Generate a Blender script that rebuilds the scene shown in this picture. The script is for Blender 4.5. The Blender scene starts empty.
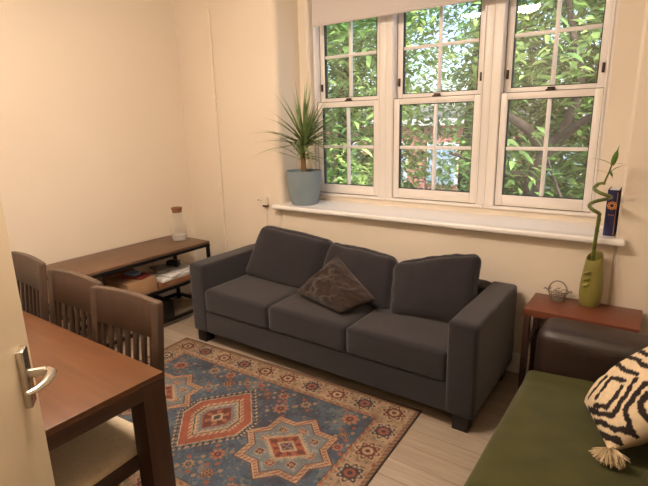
import bpy, bmesh, math, random
import numpy as np
from mathutils import Vector, Matrix, noise
random.seed(7); np.random.seed(7)
SC = bpy.context.scene
COL = SC.collection
PI = math.pi

# ------------------------------------------------------------------ materials
def lin(c):
    return tuple(((v/255)/12.92 if v/255 <= .04045 else ((v/255+.055)/1.055)**2.4) for v in c)
def rgba(c): return (*lin(c), 1)

def mat(name, c1, c2=None, rough=.6, scale=8, stretch=(1,1,1), bump=0, bscale=None, metallic=0,
        spec=.5, detail=4, sheen=0, trans=0, coat=0):
    m = bpy.data.materials.new(name); m.use_nodes = True
    nt = m.node_tree; b = nt.nodes['Principled BSDF']; L = nt.links
    b.inputs['Roughness'].default_value = rough
    b.inputs['Metallic'].default_value = metallic
    b.inputs['Specular IOR Level'].default_value = spec
    if sheen:
        b.inputs['Sheen Weight'].default_value = sheen; b.inputs['Sheen Roughness'].default_value = .5
    if coat: b.inputs['Coat Weight'].default_value = coat
    if trans: b.inputs['Transmission Weight'].default_value = trans
    tc = nt.nodes.new('ShaderNodeTexCoord'); mp = nt.nodes.new('ShaderNodeMapping')
    mp.inputs['Scale'].default_value = stretch
    L.new(tc.outputs['Object'], mp.inputs['Vector'])
    n = nt.nodes.new('ShaderNodeTexNoise'); n.inputs['Scale'].default_value = scale; n.inputs['Detail'].default_value = detail
    L.new(mp.outputs['Vector'], n.inputs['Vector'])
    r = nt.nodes.new('ShaderNodeValToRGB')
    r.color_ramp.elements[0].position = .3; r.color_ramp.elements[1].position = .7
    r.color_ramp.elements[0].color = rgba(c1); r.color_ramp.elements[1].color = rgba(c2 or c1)
    L.new(n.outputs['Fac'], r.inputs['Fac']); L.new(r.outputs['Color'], b.inputs['Base Color'])
    if bump:
        n2 = nt.nodes.new('ShaderNodeTexNoise'); n2.inputs['Scale'].default_value = bscale or scale*6; n2.inputs['Detail'].default_value = 3
        L.new(mp.outputs['Vector'], n2.inputs['Vector'])
        bp = nt.nodes.new('ShaderNodeBump'); bp.inputs['Strength'].default_value = bump; bp.inputs['Distance'].default_value = .01
        L.new(n2.outputs['Fac'], bp.inputs['Height']); L.new(bp.outputs['Normal'], b.inputs['Normal'])
    return m

def attr_mat(name, rough=.8, wear=.12, wscale=14, bump=.2, bscale=300, spec=.3, translucent=0):
    m = bpy.data.materials.new(name); m.use_nodes = True
    nt = m.node_tree; b = nt.nodes['Principled BSDF']; L = nt.links
    b.inputs['Roughness'].default_value = rough; b.inputs['Specular IOR Level'].default_value = spec
    a = nt.nodes.new('ShaderNodeAttribute'); a.attribute_name = 'tint'
    tc = nt.nodes.new('ShaderNodeTexCoord')
    n = nt.nodes.new('ShaderNodeTexNoise'); n.inputs['Scale'].default_value = wscale; n.inputs['Detail'].default_value = 6
    L.new(tc.outputs['Object'], n.inputs['Vector'])
    mr = nt.nodes.new('ShaderNodeMapRange'); mr.inputs['From Min'].default_value = .3; mr.inputs['From Max'].default_value = .7
    mr.inputs['To Min'].default_value = 1-wear; mr.inputs['To Max'].default_value = 1+wear
    L.new(n.outputs['Fac'], mr.inputs['Value'])
    mx = nt.nodes.new('ShaderNodeVectorMath'); mx.operation = 'SCALE'
    L.new(a.outputs['Color'], mx.inputs[0]); L.new(mr.outputs['Result'], mx.inputs['Scale'])
    L.new(mx.outputs['Vector'], b.inputs['Base Color'])
    if bump:
        n2 = nt.nodes.new('ShaderNodeTexNoise'); n2.inputs['Scale'].default_value = bscale
        L.new(tc.outputs['Object'], n2.inputs['Vector'])
        bp = nt.nodes.new('ShaderNodeBump'); bp.inputs['Strength'].default_value = bump; bp.inputs['Distance'].default_value = .004
        L.new(n2.outputs['Fac'], bp.inputs['Height']); L.new(bp.outputs['Normal'], b.inputs['Normal'])
    if translucent:
        t = nt.nodes.new('ShaderNodeBsdfTranslucent'); ms = nt.nodes.new('ShaderNodeMixShader')
        ms.inputs[0].default_value = translucent
        L.new(mx.outputs['Vector'], t.inputs['Color'])
        out = nt.nodes['Material Output']
        L.new(b.outputs[0], ms.inputs[1]); L.new(t.outputs[0], ms.inputs[2]); L.new(ms.outputs[0], out.inputs['Surface'])
    return m

def pane_mat(name, tint=(1,1,1), ior=1.5, top=.8, haze=0):
    """thin clear pane: Fresnel mix of straight transmission and mirror reflection"""
    m = bpy.data.materials.new(name); m.use_nodes = True
    nt = m.node_tree; nt.nodes.remove(nt.nodes['Principled BSDF']); L = nt.links
    t = nt.nodes.new('ShaderNodeBsdfTransparent'); t.inputs['Color'].default_value = (*tint, 1)
    g = nt.nodes.new('ShaderNodeBsdfGlossy'); g.inputs['Roughness'].default_value = .0
    lw_ = nt.nodes.new('ShaderNodeLayerWeight'); lw_.inputs['Blend'].default_value = .5
    pw = nt.nodes.new('ShaderNodeMath'); pw.operation = 'POWER'; pw.inputs[1].default_value = 4.5
    f = nt.nodes.new('ShaderNodeMath'); f.operation = 'MULTIPLY_ADD'; f.inputs[1].default_value = top; f.inputs[2].default_value = ((ior-1)/(ior+1))**2
    L.new(lw_.outputs['Facing'], pw.inputs[0]); L.new(pw.outputs[0], f.inputs[0])
    ms = nt.nodes.new('ShaderNodeMixShader')
    L.new(f.outputs[0], ms.inputs[0]); L.new(t.outputs[0], ms.inputs[1]); L.new(g.outputs[0], ms.inputs[2])
    last = ms
    if haze:  # haze mixed in as even white diffuse over the clear pane
        df = nt.nodes.new('ShaderNodeBsdfDiffuse'); df.inputs['Color'].default_value = (.8,.8,.8,1)
        m2 = nt.nodes.new('ShaderNodeMixShader'); m2.inputs[0].default_value = haze
        L.new(ms.outputs[0], m2.inputs[1]); L.new(df.outputs[0], m2.inputs[2]); last = m2
    L.new(last.outputs[0], nt.nodes['Material Output'].inputs['Surface'])
    return m

def emit_mat(name, c, s):
    m = bpy.data.materials.new(name); m.use_nodes = True
    nt = m.node_tree; b = nt.nodes['Principled BSDF']
    b.inputs['Base Color'].default_value = (.9,.9,.88,1)
    b.inputs['Emission Color'].default_value = (*c, 1); b.inputs['Emission Strength'].default_value = s
    return m

def floor_mat():
    m = bpy.data.materials.new('oak_laminate'); m.use_nodes = True
    nt = m.node_tree; b = nt.nodes['Principled BSDF']; L = nt.links
    tc = nt.nodes.new('ShaderNodeTexCoord')
    br = nt.nodes.new('ShaderNodeTexBrick'); br.inputs['Scale'].default_value = 1
    br.offset = .37; br.inputs['Brick Width'].default_value = 1.25; br.inputs['Row Height'].default_value = .125
    br.inputs['Mortar Size'].default_value = .0018; br.inputs['Mortar Smooth'].default_value = .3
    br.inputs['Color1'].default_value = rgba((172,158,142)); br.inputs['Color2'].default_value = rgba((154,140,124))
    br.inputs['Mortar'].default_value = rgba((120,102,85))
    L.new(tc.outputs['Object'], br.inputs['Vector'])
    mp = nt.nodes.new('ShaderNodeMapping'); mp.inputs['Scale'].default_value = (1.6, 22, 1)
    L.new(tc.outputs['Object'], mp.inputs['Vector'])
    n = nt.nodes.new('ShaderNodeTexNoise'); n.inputs['Scale'].default_value = 2.2; n.inputs['Detail'].default_value = 7; n.inputs['Distortion'].default_value = .6
    L.new(mp.outputs['Vector'], n.inputs['Vector'])
    r = nt.nodes.new('ShaderNodeValToRGB'); r.color_ramp.elements[0].position = .32; r.color_ramp.elements[1].position = .68
    r.color_ramp.elements[0].color = (.80,.77,.74,1); r.color_ramp.elements[1].color = (1.06,1.05,1.04,1)
    L.new(n.outputs['Fac'], r.inputs['Fac'])
    mx = nt.nodes.new('ShaderNodeMix'); mx.data_type = 'RGBA'; mx.blend_type = 'MULTIPLY'; mx.inputs['Factor'].default_value = .8
    L.new(br.outputs['Color'], mx.inputs['A']); L.new(r.outputs['Color'], mx.inputs['B'])
    L.new(mx.outputs['Result'], b.inputs['Base Color'])
    b.inputs['Roughness'].default_value = .45
    return m

def brick_mat():
    m = bpy.data.materials.new('red_brick'); m.use_nodes = True
    nt = m.node_tree; b = nt.nodes['Principled BSDF']; L = nt.links
    tc = nt.nodes.new('ShaderNodeTexCoord'); mp = nt.nodes.new('ShaderNodeMapping'); mp.inputs['Rotation'].default_value = (PI/2,0,0)
    L.new(tc.outputs['Object'], mp.inputs['Vector'])
    br = nt.nodes.new('ShaderNodeTexBrick'); br.inputs['Scale'].default_value = 1
    br.inputs['Brick Width'].default_value = .23; br.inputs['Row Height'].default_value = .075; br.inputs['Mortar Size'].default_value = .008
    br.inputs['Color1'].default_value = rgba((178,96,84)); br.inputs['Color2'].default_value = rgba((200,122,104)); br.inputs['Mortar'].default_value = rgba((200,180,165))
    L.new(mp.outputs['Vector'], br.inputs['Vector']); L.new(br.outputs['Color'], b.inputs['Base Color'])
    b.inputs['Roughness'].default_value = .9
    return m

M = {}
M['wall'] = mat('cream_wall_paint', (230,218,200), (233,222,205), rough=.75, scale=1.5, bump=.05, bscale=120, spec=.2)
M['ceiling'] = mat('white_ceiling_paint', (236,230,216), rough=.9, spec=.1)
M['white'] = mat('white_gloss_paint', (240,234,228), (243,238,233), rough=.35, scale=3)
M['sill'] = mat('white_sill_paint', (246,244,242), rough=.3, scale=3)
M['door'] = mat('cream_door_paint', (224,206,176), (228,211,182), rough=.45, scale=2)
M['floor'] = floor_mat()
M['sofa'] = mat('charcoal_sofa_weave', (36,33,37), (44,40,44), rough=.95, scale=160, bump=.25, bscale=420, sheen=.25, spec=.2)
M['blackplastic'] = mat('black_plastic', (18,17,17), rough=.5)
M['velvet'] = mat('brown_velour', (44,34,30), (54,42,37), rough=.9, scale=18, bump=.12, bscale=90, sheen=.2, spec=.2)
M['leather'] = mat('dark_brown_leather', (38,28,25), (46,34,29), rough=.42, scale=30, bump=.12, bscale=160)
M['green'] = mat('olive_green_throw', (56,57,20), (67,67,27), rough=.95, scale=9, bump=.2, bscale=260, sheen=.25, spec=.15)
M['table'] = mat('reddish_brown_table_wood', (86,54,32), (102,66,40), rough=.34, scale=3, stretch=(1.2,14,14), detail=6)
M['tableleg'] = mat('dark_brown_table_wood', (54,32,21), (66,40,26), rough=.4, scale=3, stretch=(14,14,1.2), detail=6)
M['chair'] = mat('dark_walnut_chair_wood', (62,46,36), (74,56,44), rough=.42, scale=4, stretch=(6,6,1.5), detail=5)
M['cream'] = mat('cream_seat_fabric', (206,188,158), (218,200,170), rough=.9, scale=60, bump=.15)
M['bench'] = mat('brown_bench_wood', (96,70,52), (112,84,63), rough=.45, scale=3, stretch=(14,1.2,14), detail=6)
M['blackmetal'] = mat('black_metal', (24,22,22), rough=.45, metallic=.4)
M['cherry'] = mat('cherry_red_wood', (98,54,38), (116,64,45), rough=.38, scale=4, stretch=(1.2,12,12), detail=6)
M['cherryshade'] = mat('shaded_cherry_wood', (58,34,26), (70,42,32), rough=.45, scale=4, stretch=(12,12,1.2), detail=6)  # cherry darkened: shade on legs and stretchers is painted into the colour
M['nickel'] = mat('satin_nickel', (206,200,190), rough=.25, metallic=1)
M['cardboard'] = mat('tan_cardboard', (160,124,90), (170,134,99), rough=.85, scale=20)
M['paper'] = mat('white_paper', (226,224,222), (236,234,232), rough=.7)
M['greypaper'] = mat('grey_paper', (165,162,160), (185,182,180), rough=.7, scale=25)
M['redcover'] = mat('red_cover', (128,48,40), rough=.5)
M['bluecover'] = mat('pale_blue_cover', (130,150,180), rough=.5)
M['darkbluecover'] = mat('dark_blue_cover', (40,52,74), rough=.5)
M['browncover'] = mat('brown_cover', (132,88,58), (152,108,74), rough=.6, scale=12)
M['cork'] = mat('cork', (150,100,60), (120,76,42), rough=.9, scale=80)
M['glass'] = pane_mat('clear_window_glass', (.98,.99,.99), 1.5, .7, .05)
M['bottleglass'] = pane_mat('clear_bottle_glass', (.99,.99,.985), 1.3, .5, .05)
M['water'] = pane_mat('still_water', (.97,.98,.97), 1.2, .3, .30)  # milky white mixed in, painting the water's brightness into its colour
M['pot'] = mat('blue_grey_glazed_pot', (122,138,146), (132,147,154), rough=.45, scale=6)
M['soil'] = mat('dark_soil', (50,38,28), (74,58,42), rough=1, scale=60, bump=.5)
M['bark'] = mat('tan_cane_bark', (140,112,78), (110,84,56), rough=.9, scale=40, stretch=(1,1,.3))
M['dracaena'] = mat('dracaena_leaf', (100,130,74), (156,174,114), rough=.4, scale=12)
M['bamboo'] = mat('bamboo_stem_green', (78,90,30), (104,112,46), rough=.35, scale=30)
M['bambooleaf'] = mat('bamboo_leaf_green', (70,106,36), (92,128,48), rough=.4, scale=20)
M['vase'] = mat('olive_green_ceramic', (124,118,58), (136,130,66), rough=.4, scale=6)
M['wire'] = mat('pewter_wire', (176,168,154), (120,110,96), rough=.5, scale=90, metallic=.5)
M['pinkbead'] = mat('pink_bead', (200,184,170), rough=.4)
M['navycover'] = mat('navy_cloth_cover', (22,24,68), (28,30,78), rough=.6, scale=60)
M['gold'] = mat('gold_stamping', (206,140,70), rough=.45)
M['blind'] = mat('off_white_blind_fabric', (232,222,216), (236,227,222), rough=.85, scale=140, bump=.1)
_nt = M['blind'].node_tree; _b = _nt.nodes['Principled BSDF']; _t = _nt.nodes.new('ShaderNodeBsdfTranslucent'); _t.inputs['Color'].default_value = (.85,.82,.82,1)
_m = _nt.nodes.new('ShaderNodeMixShader'); _m.inputs[0].default_value = .35
_nt.links.new(_b.outputs[0], _m.inputs[1]); _nt.links.new(_t.outputs[0], _m.inputs[2]); _nt.links.new(_m.outputs[0], _nt.nodes['Material Output'].inputs['Surface'])
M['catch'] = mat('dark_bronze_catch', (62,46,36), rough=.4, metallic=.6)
M['socket'] = mat('ivory_plastic', (232,222,202), rough=.35)
M['treebark'] = mat('grey_brown_tree_bark', (92,78,68), (66,56,50), rough=.95, scale=14, stretch=(1,1,.3), bump=.4)
M['leaf'] = attr_mat('tree_leaf', rough=.5, wear=.1, bump=0, spec=.3, translucent=.4)
M['rug'] = attr_mat('woven_rug', rough=.95, wear=.16, wscale=9, bump=.35, bscale=320, spec=.1)
M['zebra'] = attr_mat('tufted_cotton', rough=.95, wear=.08, wscale=60, bump=.4, bscale=160, spec=.1)
M['tassel'] = mat('cream_cotton_yarn', (226,206,170), (212,190,152), rough=.95, scale=80)
M['brick'] = brick_mat()
M['asphalt'] = mat('grey_paving', (150,148,146), (128,126,124), rough=.9, scale=4)
M['farglass'] = mat('pale_blue_far_glass', (150,180,205), (190,210,225), rough=.15, scale=1.2)
M['lamp'] = emit_mat('warm_lamp_diffuser', (1.0,.81,.66), 148)

# ------------------------------------------------------------------ mesh helper
class MB:
    def __init__(s): s.bm = bmesh.new()
    def _bev(s, vs, bev, seg):
        if bev:
            es = {e for v in vs for e in v.link_edges}
            bmesh.ops.bevel(s.bm, geom=list(es), offset=bev, segments=seg, profile=.5, affect='EDGES', clamp_overlap=True)
    def box(s, x0,x1,y0,y1,z0,z1, bev=0, seg=2):
        return s.obox(((x0+x1)/2,(y0+y1)/2,(z0+z1)/2), (x1-x0,y1-y0,z1-z0), Matrix.Identity(3), bev, seg)
    def obox(s, c, size, rot, bev=0, seg=2):
        m = Matrix.Translation(c) @ rot.to_4x4() @ Matrix.Diagonal((*size,1))
        r = bmesh.ops.create_cube(s.bm, size=1, matrix=m)
        s._bev(r['verts'], bev, seg); return s
    def bar(s, a, b, w, d, up=(0,0,1), bev=0):
        """a square-section bar from a to b"""
        a, b = Vector(a), Vector(b); z = (b-a).normalized(); u = Vector(up)
        if abs(z.dot(u)) > .98: u = Vector((0,1,0))
        x = u.cross(z).normalized(); y = z.cross(x)
        R = Matrix((x,y,z)).transposed()
        return s.obox((a+b)/2, (w,d,(b-a).length), R, bev)
    def prism(s, pts, z0, z1, axis='z', bev=0, seg=2):
        def P(a,b,c): return {'z':(a,b,c),'y':(a,c,b),'x':(c,a,b)}[axis]
        lo = [s.bm.verts.new(P(a,b,z0)) for a,b in pts]; hi = [s.bm.verts.new(P(a,b,z1)) for a,b in pts]
        n = len(pts)
        s.bm.faces.new(lo[::-1]); s.bm.faces.new(hi)
        for i in range(n): s.bm.faces.new((lo[i],lo[(i+1)%n],hi[(i+1)%n],hi[i]))
        s._bev(lo+hi, bev, seg); return s
    def tube(s, pts, r, n=10, cap=True, closed=False, flat=1.0):
        pts = [Vector(p) for p in pts]; k = len(pts)
        rs = r if isinstance(r,(list,tuple)) else [r]*k
        rings = []; prev = None
        for i,p in enumerate(pts):
            if closed: t = pts[(i+1)%k]-pts[i-1]
            else: t = pts[min(i+1,k-1)]-pts[max(i-1,0)]
            t.normalize()
            if prev is None:
                u = Vector((0,0,1)) if abs(t.z) < .9 else Vector((1,0,0))
                a = u.cross(t).normalized()
            else:
                a = (prev - t*prev.dot(t)).normalized()
            prev = a; b = t.cross(a)
            rings.append([s.bm.verts.new(p + (a*math.cos(2*PI*j/n) + b*flat*math.sin(2*PI*j/n))*rs[i]) for j in range(n)])
        m = k if closed else k-1
        for i in range(m):
            A, B = rings[i], rings[(i+1)%k]
            for j in range(n): s.bm.faces.new((A[j],A[(j+1)%n],B[(j+1)%n],B[j]))
        if cap and not closed:
            s.bm.faces.new(rings[0][::-1]); s.bm.faces.new(rings[-1])
        return s
    def lathe(s, prof, c=(0,0,0), n=36, shear=None):
        rings = []
        for r,z in prof:
            off = shear(z) if shear else (0,0)
            rings.append([s.bm.verts.new((c[0]+off[0]+max(r,1e-4)*math.cos(2*PI*j/n), c[1]+off[1]+max(r,1e-4)*math.sin(2*PI*j/n), c[2]+z)) for j in range(n)])
        for A,B in zip(rings, rings[1:]):
            for j in range(n): s.bm.faces.new((A[j],A[(j+1)%n],B[(j+1)%n],B[j]))
        s.bm.faces.new(rings[0][::-1]); s.bm.faces.new(rings[-1])
        return s
    def ball(s, c, r, sub=2, sc=(1,1,1)):
        bmesh.ops.create_icosphere(s.bm, subdivisions=sub, radius=1, matrix=Matrix.Translation(c) @ Matrix.Diagonal((r*sc[0],r*sc[1],r*sc[2],1))); return s
    def build(s, name, m, parent=None, local=False, smooth=35, recalc=True):
        if recalc: bmesh.ops.recalc_face_normals(s.bm, faces=s.bm.faces)
        me = bpy.data.meshes.new(name); s.bm.to_mesh(me); s.bm.free()
        return link(name, me, m, parent, local, smooth)

def link(name, me, m, parent=None, local=False, smooth=35):
    if smooth:
        me.polygons.foreach_set('use_smooth', [True]*len(me.polygons))
        me.set_sharp_from_angle(angle=math.radians(smooth))
    me.materials.append(m)
    o = bpy.data.objects.new(name, me); COL.objects.link(o)
    if parent is not None:
        o.parent = parent
        if not local: o.matrix_parent_inverse = world_of(parent).inverted()
    return o
def world_of(o):
    m = o.matrix_basis.copy()
    while o.parent:
        m = o.matrix_parent_inverse @ m if False else m
        m = o.parent.matrix_basis @ o.matrix_parent_inverse @ m; o = o.parent
    return m
def tag(o, label, cat, group=None):
    o['label'] = label; o['category'] = cat
    if group: o['group'] = group
    return o
def struct(o): o['kind'] = 'structure'; return o
def empty(name, loc, label, cat, group=None, rz=0):
    o = bpy.data.objects.new(name, None); COL.objects.link(o); o.location = loc; o.rotation_euler = (0,0,rz)
    o.empty_display_size = .1
    return tag(o, label, cat, group)

def copy_tree(o, parent=None):
    c = o.copy(); COL.objects.link(c)
    if parent: c.parent = parent
    for ch in [x for x in COL.objects if x.parent == o]: copy_tree(ch, c)
    return c

def cushion(x0,x1,y0,y1,z0,z1, r=.04, crown=.02, front=0.0, cuts=14, seed=0, wr=.003, rot=None, cen=None, warp=None):
    """a soft box: rounded edges, crowned faces, faint wrinkles -> bmesh in an MB"""
    mb = MB(); bm = mb.bm
    bmesh.ops.create_cube(bm, size=2)
    bmesh.ops.subdivide_edges(bm, edges=bm.edges[:], cuts=cuts, use_grid_fill=True)
    h = Vector(((x1-x0)/2,(y1-y0)/2,(z1-z0)/2)); c = Vector(((x0+x1)/2,(y0+y1)/2,(z0+z1)/2))
    for v in bm.verts:
        u = v.co.copy()
        # bunch the grid towards the edges so the rounding is resolved
        u = Vector([math.copysign(1-(1-abs(k))**1.6, k) for k in u])
        p = Vector((u.x*h.x,u.y*h.y,u.z*h.z))
        core = Vector([max(-(h[i]-r), min(h[i]-r, p[i])) for i in range(3)])
        d = p-core
        if d.length > 1e-6: p = core + d.normalized()*r
        fx,fy,fz = (1-u.x**2),(1-u.y**2),(1-u.z**2)
        p.z += math.copysign(crown*fx**.6*fy**.6, u.z)*abs(u.z)
        p.y += math.copysign((front or crown*.6)*fx**.6*fz**.6, u.y)*abs(u.y)
        p.x += math.copysign(crown*.4*fy**.6*fz**.6, u.x)*abs(u.x)
        q = p*7 + Vector((seed*3.1,seed*1.7,seed))
        n = noise.noise_vector(q)*wr + noise.noise_vector(p*18+Vector((seed,0,0)))*wr*.5
        p += n
        if warp: v.co = warp(p); continue
        if rot is not None: p = rot @ p
        v.co = p + (Vector(cen) if cen is not None else c)
    return mb

def pillow_mesh(W, H, T, cen, ua, va, na, n=60, seed=0, colorf=None, wr=.006, pinch=.06, quad=None):
    """a throw pillow: two skins meeting in a seam, corners pulled out"""
    verts = []; cols = []; idx = {}
    def P(u, v, sgn):
        t = (max(0,1-abs(u)**2.6)*max(0,1-abs(v)**2.6))**.55
        k = 1 - pinch*((1-u*u) if abs(v) > abs(u) else (1-v*v))*max(abs(u),abs(v))**3
        x, y, z = u*W/2*k, v*H/2*k, sgn*T/2*t
        w = noise.noise(Vector((u*2.3+seed, v*2.3, sgn*2)))*wr*2 + noise.noise(Vector((u*6+seed, v*6, sgn*3)))*wr
        z += w*t
        if quad:
            a_, b_ = u*k, v*k
            base = ((1-a_)*(1-b_)*quad[0]+(1+a_)*(1-b_)*quad[1]+(1+a_)*(1+b_)*quad[2]+(1-a_)*(1+b_)*quad[3])/4
            return base + Vector(na)*z
        return Vector(cen) + Vector(ua)*x + Vector(va)*y + Vector(na)*z
    faces = []
    for sgn in (1,-1):
        for i in range(n+1):
            for j in range(n+1):
                u = math.sin((2*i/n-1)*PI/2*.98)/math.sin(PI/2*.98); v = math.sin((2*j/n-1)*PI/2*.98)/math.sin(PI/2*.98)
                edge = i in (0,n) or j in (0,n)
                if edge and (i,j,0) in idx: idx[(i,j,sgn)] = idx[(i,j,0)]; continue
                verts.append(P(u,v,sgn)); k = len(verts)-1; idx[(i,j,sgn)] = k
                if edge: idx[(i,j,0)] = k
                if colorf: cols.append((*lin(colorf(u,v,sgn)),1))
        for i in range(n):
            for j in range(n):
                f = (idx[(i,j,sgn)],idx[(i+1,j,sgn)],idx[(i+1,j+1,sgn)],idx[(i,j+1,sgn)])
                faces.append(f if sgn > 0 else f[::-1])
    me = bpy.data.meshes.new('pillow'); me.from_pydata(verts, [], faces)
    if colorf:
        a = me.color_attributes.new('tint','FLOAT_COLOR','POINT'); a.data.foreach_set('color', np.array(cols,'f').ravel())
    return me

# ------------------------------------------------------------------ setting
WX = 4.05; YF = -2.9; WY = .02; ZC = 2.76     # right wall, front wall, window wall, ceiling
struct(MB().box(-.1,WX+.1,-4.3,.45,-.08,0).build('floor', M['floor']))
struct(MB().box(-.1,WX+.1,-4.3,.45,ZC,ZC+.1).build('ceiling', M['ceiling']))
struct(MB().box(-.1,0,YF-.12,.45,0,ZC).build('wall_left', M['wall']))
struct(MB().box(WX,WX+.1,-4.3,.45,0,ZC).build('wall_right', M['wall']))
RL, RR, ZS, ZH = 1.11, 3.42, .923, 2.62        # recess sides, sill top, recess head
w = MB()
r = .05
arc = [(RL-r+r*math.sin(t), WY+r-r*math.cos(t)) for t in [k*PI/16 for k in range(9)]]
w.prism([(0,.45),(0,WY)]+arc+[(RL,.45)], 0, ZC)
w.prism([(RR,.45),(RR,WY+.015),(RR+.015,WY),(WX,WY),(WX,.45)], 0, ZC)
w.box(RL,RR,WY,.45,0,.893); w.box(RL,RR,WY,.45,ZH,ZC)
w.box(RL,1.215,.31,.45,.893,ZH); w.box(3.285,RR,.31,.45,.893,ZH)
w.box(1.215,3.285,.345,.45,.893,.968); w.box(1.215,3.285,.345,.45,2.54,ZH)
struct(w.build('wall_back', M['wall'], smooth=40))
w = MB()
w.box(0,2.99,YF-.12,YF,0,ZC); w.box(3.80,WX,YF-.12,YF,0,ZC); w.box(2.99,3.80,YF-.12,YF,2.06,ZC)
struct(w.build('wall_front', M['wall']))
struct(MB().box(2.4,WX,-4.3,-4.2,0,ZC).build('wall_corridor', M['wall']))
struct(MB().box(2.3,2.4,-4.3,YF-.12,0,ZC).build('wall_corridor_side', M['wall']))
struct(MB().prism([(WY,0),(WY,.125),(WY-.008,.125),(WY-.016,.11),(WY-.016,0)],0,WX,'x').build('baseboard_back', M['white']))
struct(MB().box(0,.016,YF,WY,0,.12,.004).build('baseboard_left', M['white']))
# sill board with a rounded nose
s = MB(); s.box(RL,RR,-.03,.345,.893,ZS); s.box(RL-.055,RR+.05,-.05,WY+.0,.889,ZS,.012,3)
struct(s.build('trim_1', M['sill']))

# windows --------------------------------------------------------------------
units = [(1.215,1.86,1.283,1.754),(1.86,2.617,1.967,2.509),(2.617,3.285,2.725,3.207)]
for k,(fx0,fx1,g0,g1) in enumerate(units):
    f = MB(); b = .004
    fl, fr = g0-.045, g1+.045
    f.box(fx0,fl,.352,.45,.968,2.54,b); f.box(fr,fx1,.352,.45,.968,2.54,b)
    f.box(fx0+.002,fx1-.002,.326,.40,.966,.984,b); f.box(fl,fr,.352,.45,2.47,2.54,b)
    # stop beads beside the sashes
    f.box(fl-.012,fl-.004,.344,.356,.975,2.5); f.box(fr+.004,fr+.012,.344,.356,.975,2.5)
    fo = struct(f.build('window_%d'%(k+1), M['white']))
    def sash(name, y0, y1, zb, zt, gz0, gz1, zm):
        q = MB()
        q.box(fl,g0,y0,y1,zb,zt,.005); q.box(g1,fr,y0,y1,zb,zt,.005)
        q.box(g0,g1,y0,y1,zb,gz0,.005); q.box(g0,g1,y0,y1,gz1,zt,.005)
        so = q.build(name, M['white'], fo)
        ym = (y0+y1)/2
        g = MB(); g.box(g0-.004,g1+.004,ym-.003,ym+.003,gz0-.004,gz1+.004)
        g.build('glass_pane', M['glass'], so)
        m = MB(); xm = (g0+g1)/2
        m.box(xm-.011,xm+.011,ym-.013,ym+.013,gz0,gz1,.003); m.box(g0,g1,ym-.012,ym+.012,zm-.011,zm+.011,.003)
        m.build('glazing_bar', M['white'], so)
        e = MB(); t = .004
        e.box(g0,g0+t,ym-.016,ym+.016,gz0,gz1); e.box(g1-t,g1,ym-.016,ym+.016,gz0,gz1)
        e.box(g0,g1,ym-.016,ym+.016,gz0,gz0+t); e.box(g0,g1,ym-.016,ym+.016,gz1-t,gz1)
        e.build('glazing_gasket', M['blackplastic'], so)
        d = MB(); t = .003  # dark strips painting in the shade of the grooves between sash and frame
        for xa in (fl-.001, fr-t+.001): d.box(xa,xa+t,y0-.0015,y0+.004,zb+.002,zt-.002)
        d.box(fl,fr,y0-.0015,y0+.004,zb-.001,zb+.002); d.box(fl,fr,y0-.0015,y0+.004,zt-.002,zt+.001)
        d.build('groove_shade', M['catch'], so)
        return so
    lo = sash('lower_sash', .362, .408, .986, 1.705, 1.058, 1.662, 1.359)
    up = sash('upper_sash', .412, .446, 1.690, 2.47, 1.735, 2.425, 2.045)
    xm = (g0+g1)/2
    MB().box(xm-.028,xm+.028,.375,.400,1.705,1.716,.003).bar((xm-.02,.385,1.722),(xm+.022,.395,1.722),.008,.012).build('sash_lock', M['catch'], lo)
    for sx in (fl+.02, fr-.02):
        MB().box(sx-.008,sx+.008,.400,.413,1.79,1.845,.003).build('sash_stop', M['catch'], up)
    for sx in (g0-.03, g1+.03):
        MB().box(sx-.012,sx+.012,.345,.362,.972,.985,.002).build('vent_stop', M['white'], fo)

# roller blind
bl = empty('roller_blind', (2.24,.27,2.255), 'off-white roller blind drawn down over the top of the window', 'blind')
MB().tube([(1.285,.275,2.58),(3.25,.275,2.58)], .028, 16).build('roller_tube', M['blind'], bl)
MB().box(1.292,3.25,.255,.259,2.262,2.58).build('blind_fabric', M['blind'], bl)
MB().box(1.292,3.25,.250,.264,2.247,2.265,.004).build('bottom_bar', M['blind'], bl)
ch = MB()
pts = [(1.225,.262,2.57-k*.05) for k in range(13)]
ch.tube(pts, .003, 6)
for k in range(30): ch.ball((1.225,.262,2.57-k*.02), .0042, 1)
ch.build('pull_chain', M['white'], bl)

# wall services ---------------------------------------------------------------
cd = empty('conduit_pipe', (.436,WY,0), 'thin cream-painted pipe running up the wall in the corner', 'pipe')
MB().tube([(.436,WY-.011,.13),(.436,WY-.011,2.46)], .0095, 10).build('pipe', M['wall'], cd)
for z in (2.47,1.77,.985):
    MB().box(.420,.452,WY-.024,WY,z-.012,z+.012,.004).build('pipe_clip', M['wall'], cd)
sb = empty('junction_box', (.93,WY,.9), 'small ivory junction box on the wall left of the sill', 'socket')
MB().box(.915,.975,WY-.035,WY,.905,.975,.006).build('box_cover', M['socket'], sb)
MB().box(.925,.968,WY-.030,WY,.893,.905,.002).build('cable_entry', M['catch'], sb)
MB().tube([(.945,WY-.006,.895),(.945,WY-.006,.5)], .005, 8).build('cable', M['wall'], sb)
for x,z in ((.905,.945),(.888,.935),(.855,.938)):
    tag(MB().tube([(x,WY,z),(x,WY-.004,z)], .005, 8).build('screw_hole', M['catch']), 'small dark screw hole left in the wall beside the junction box', 'hole', 'screw holes beside the junction box')

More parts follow.
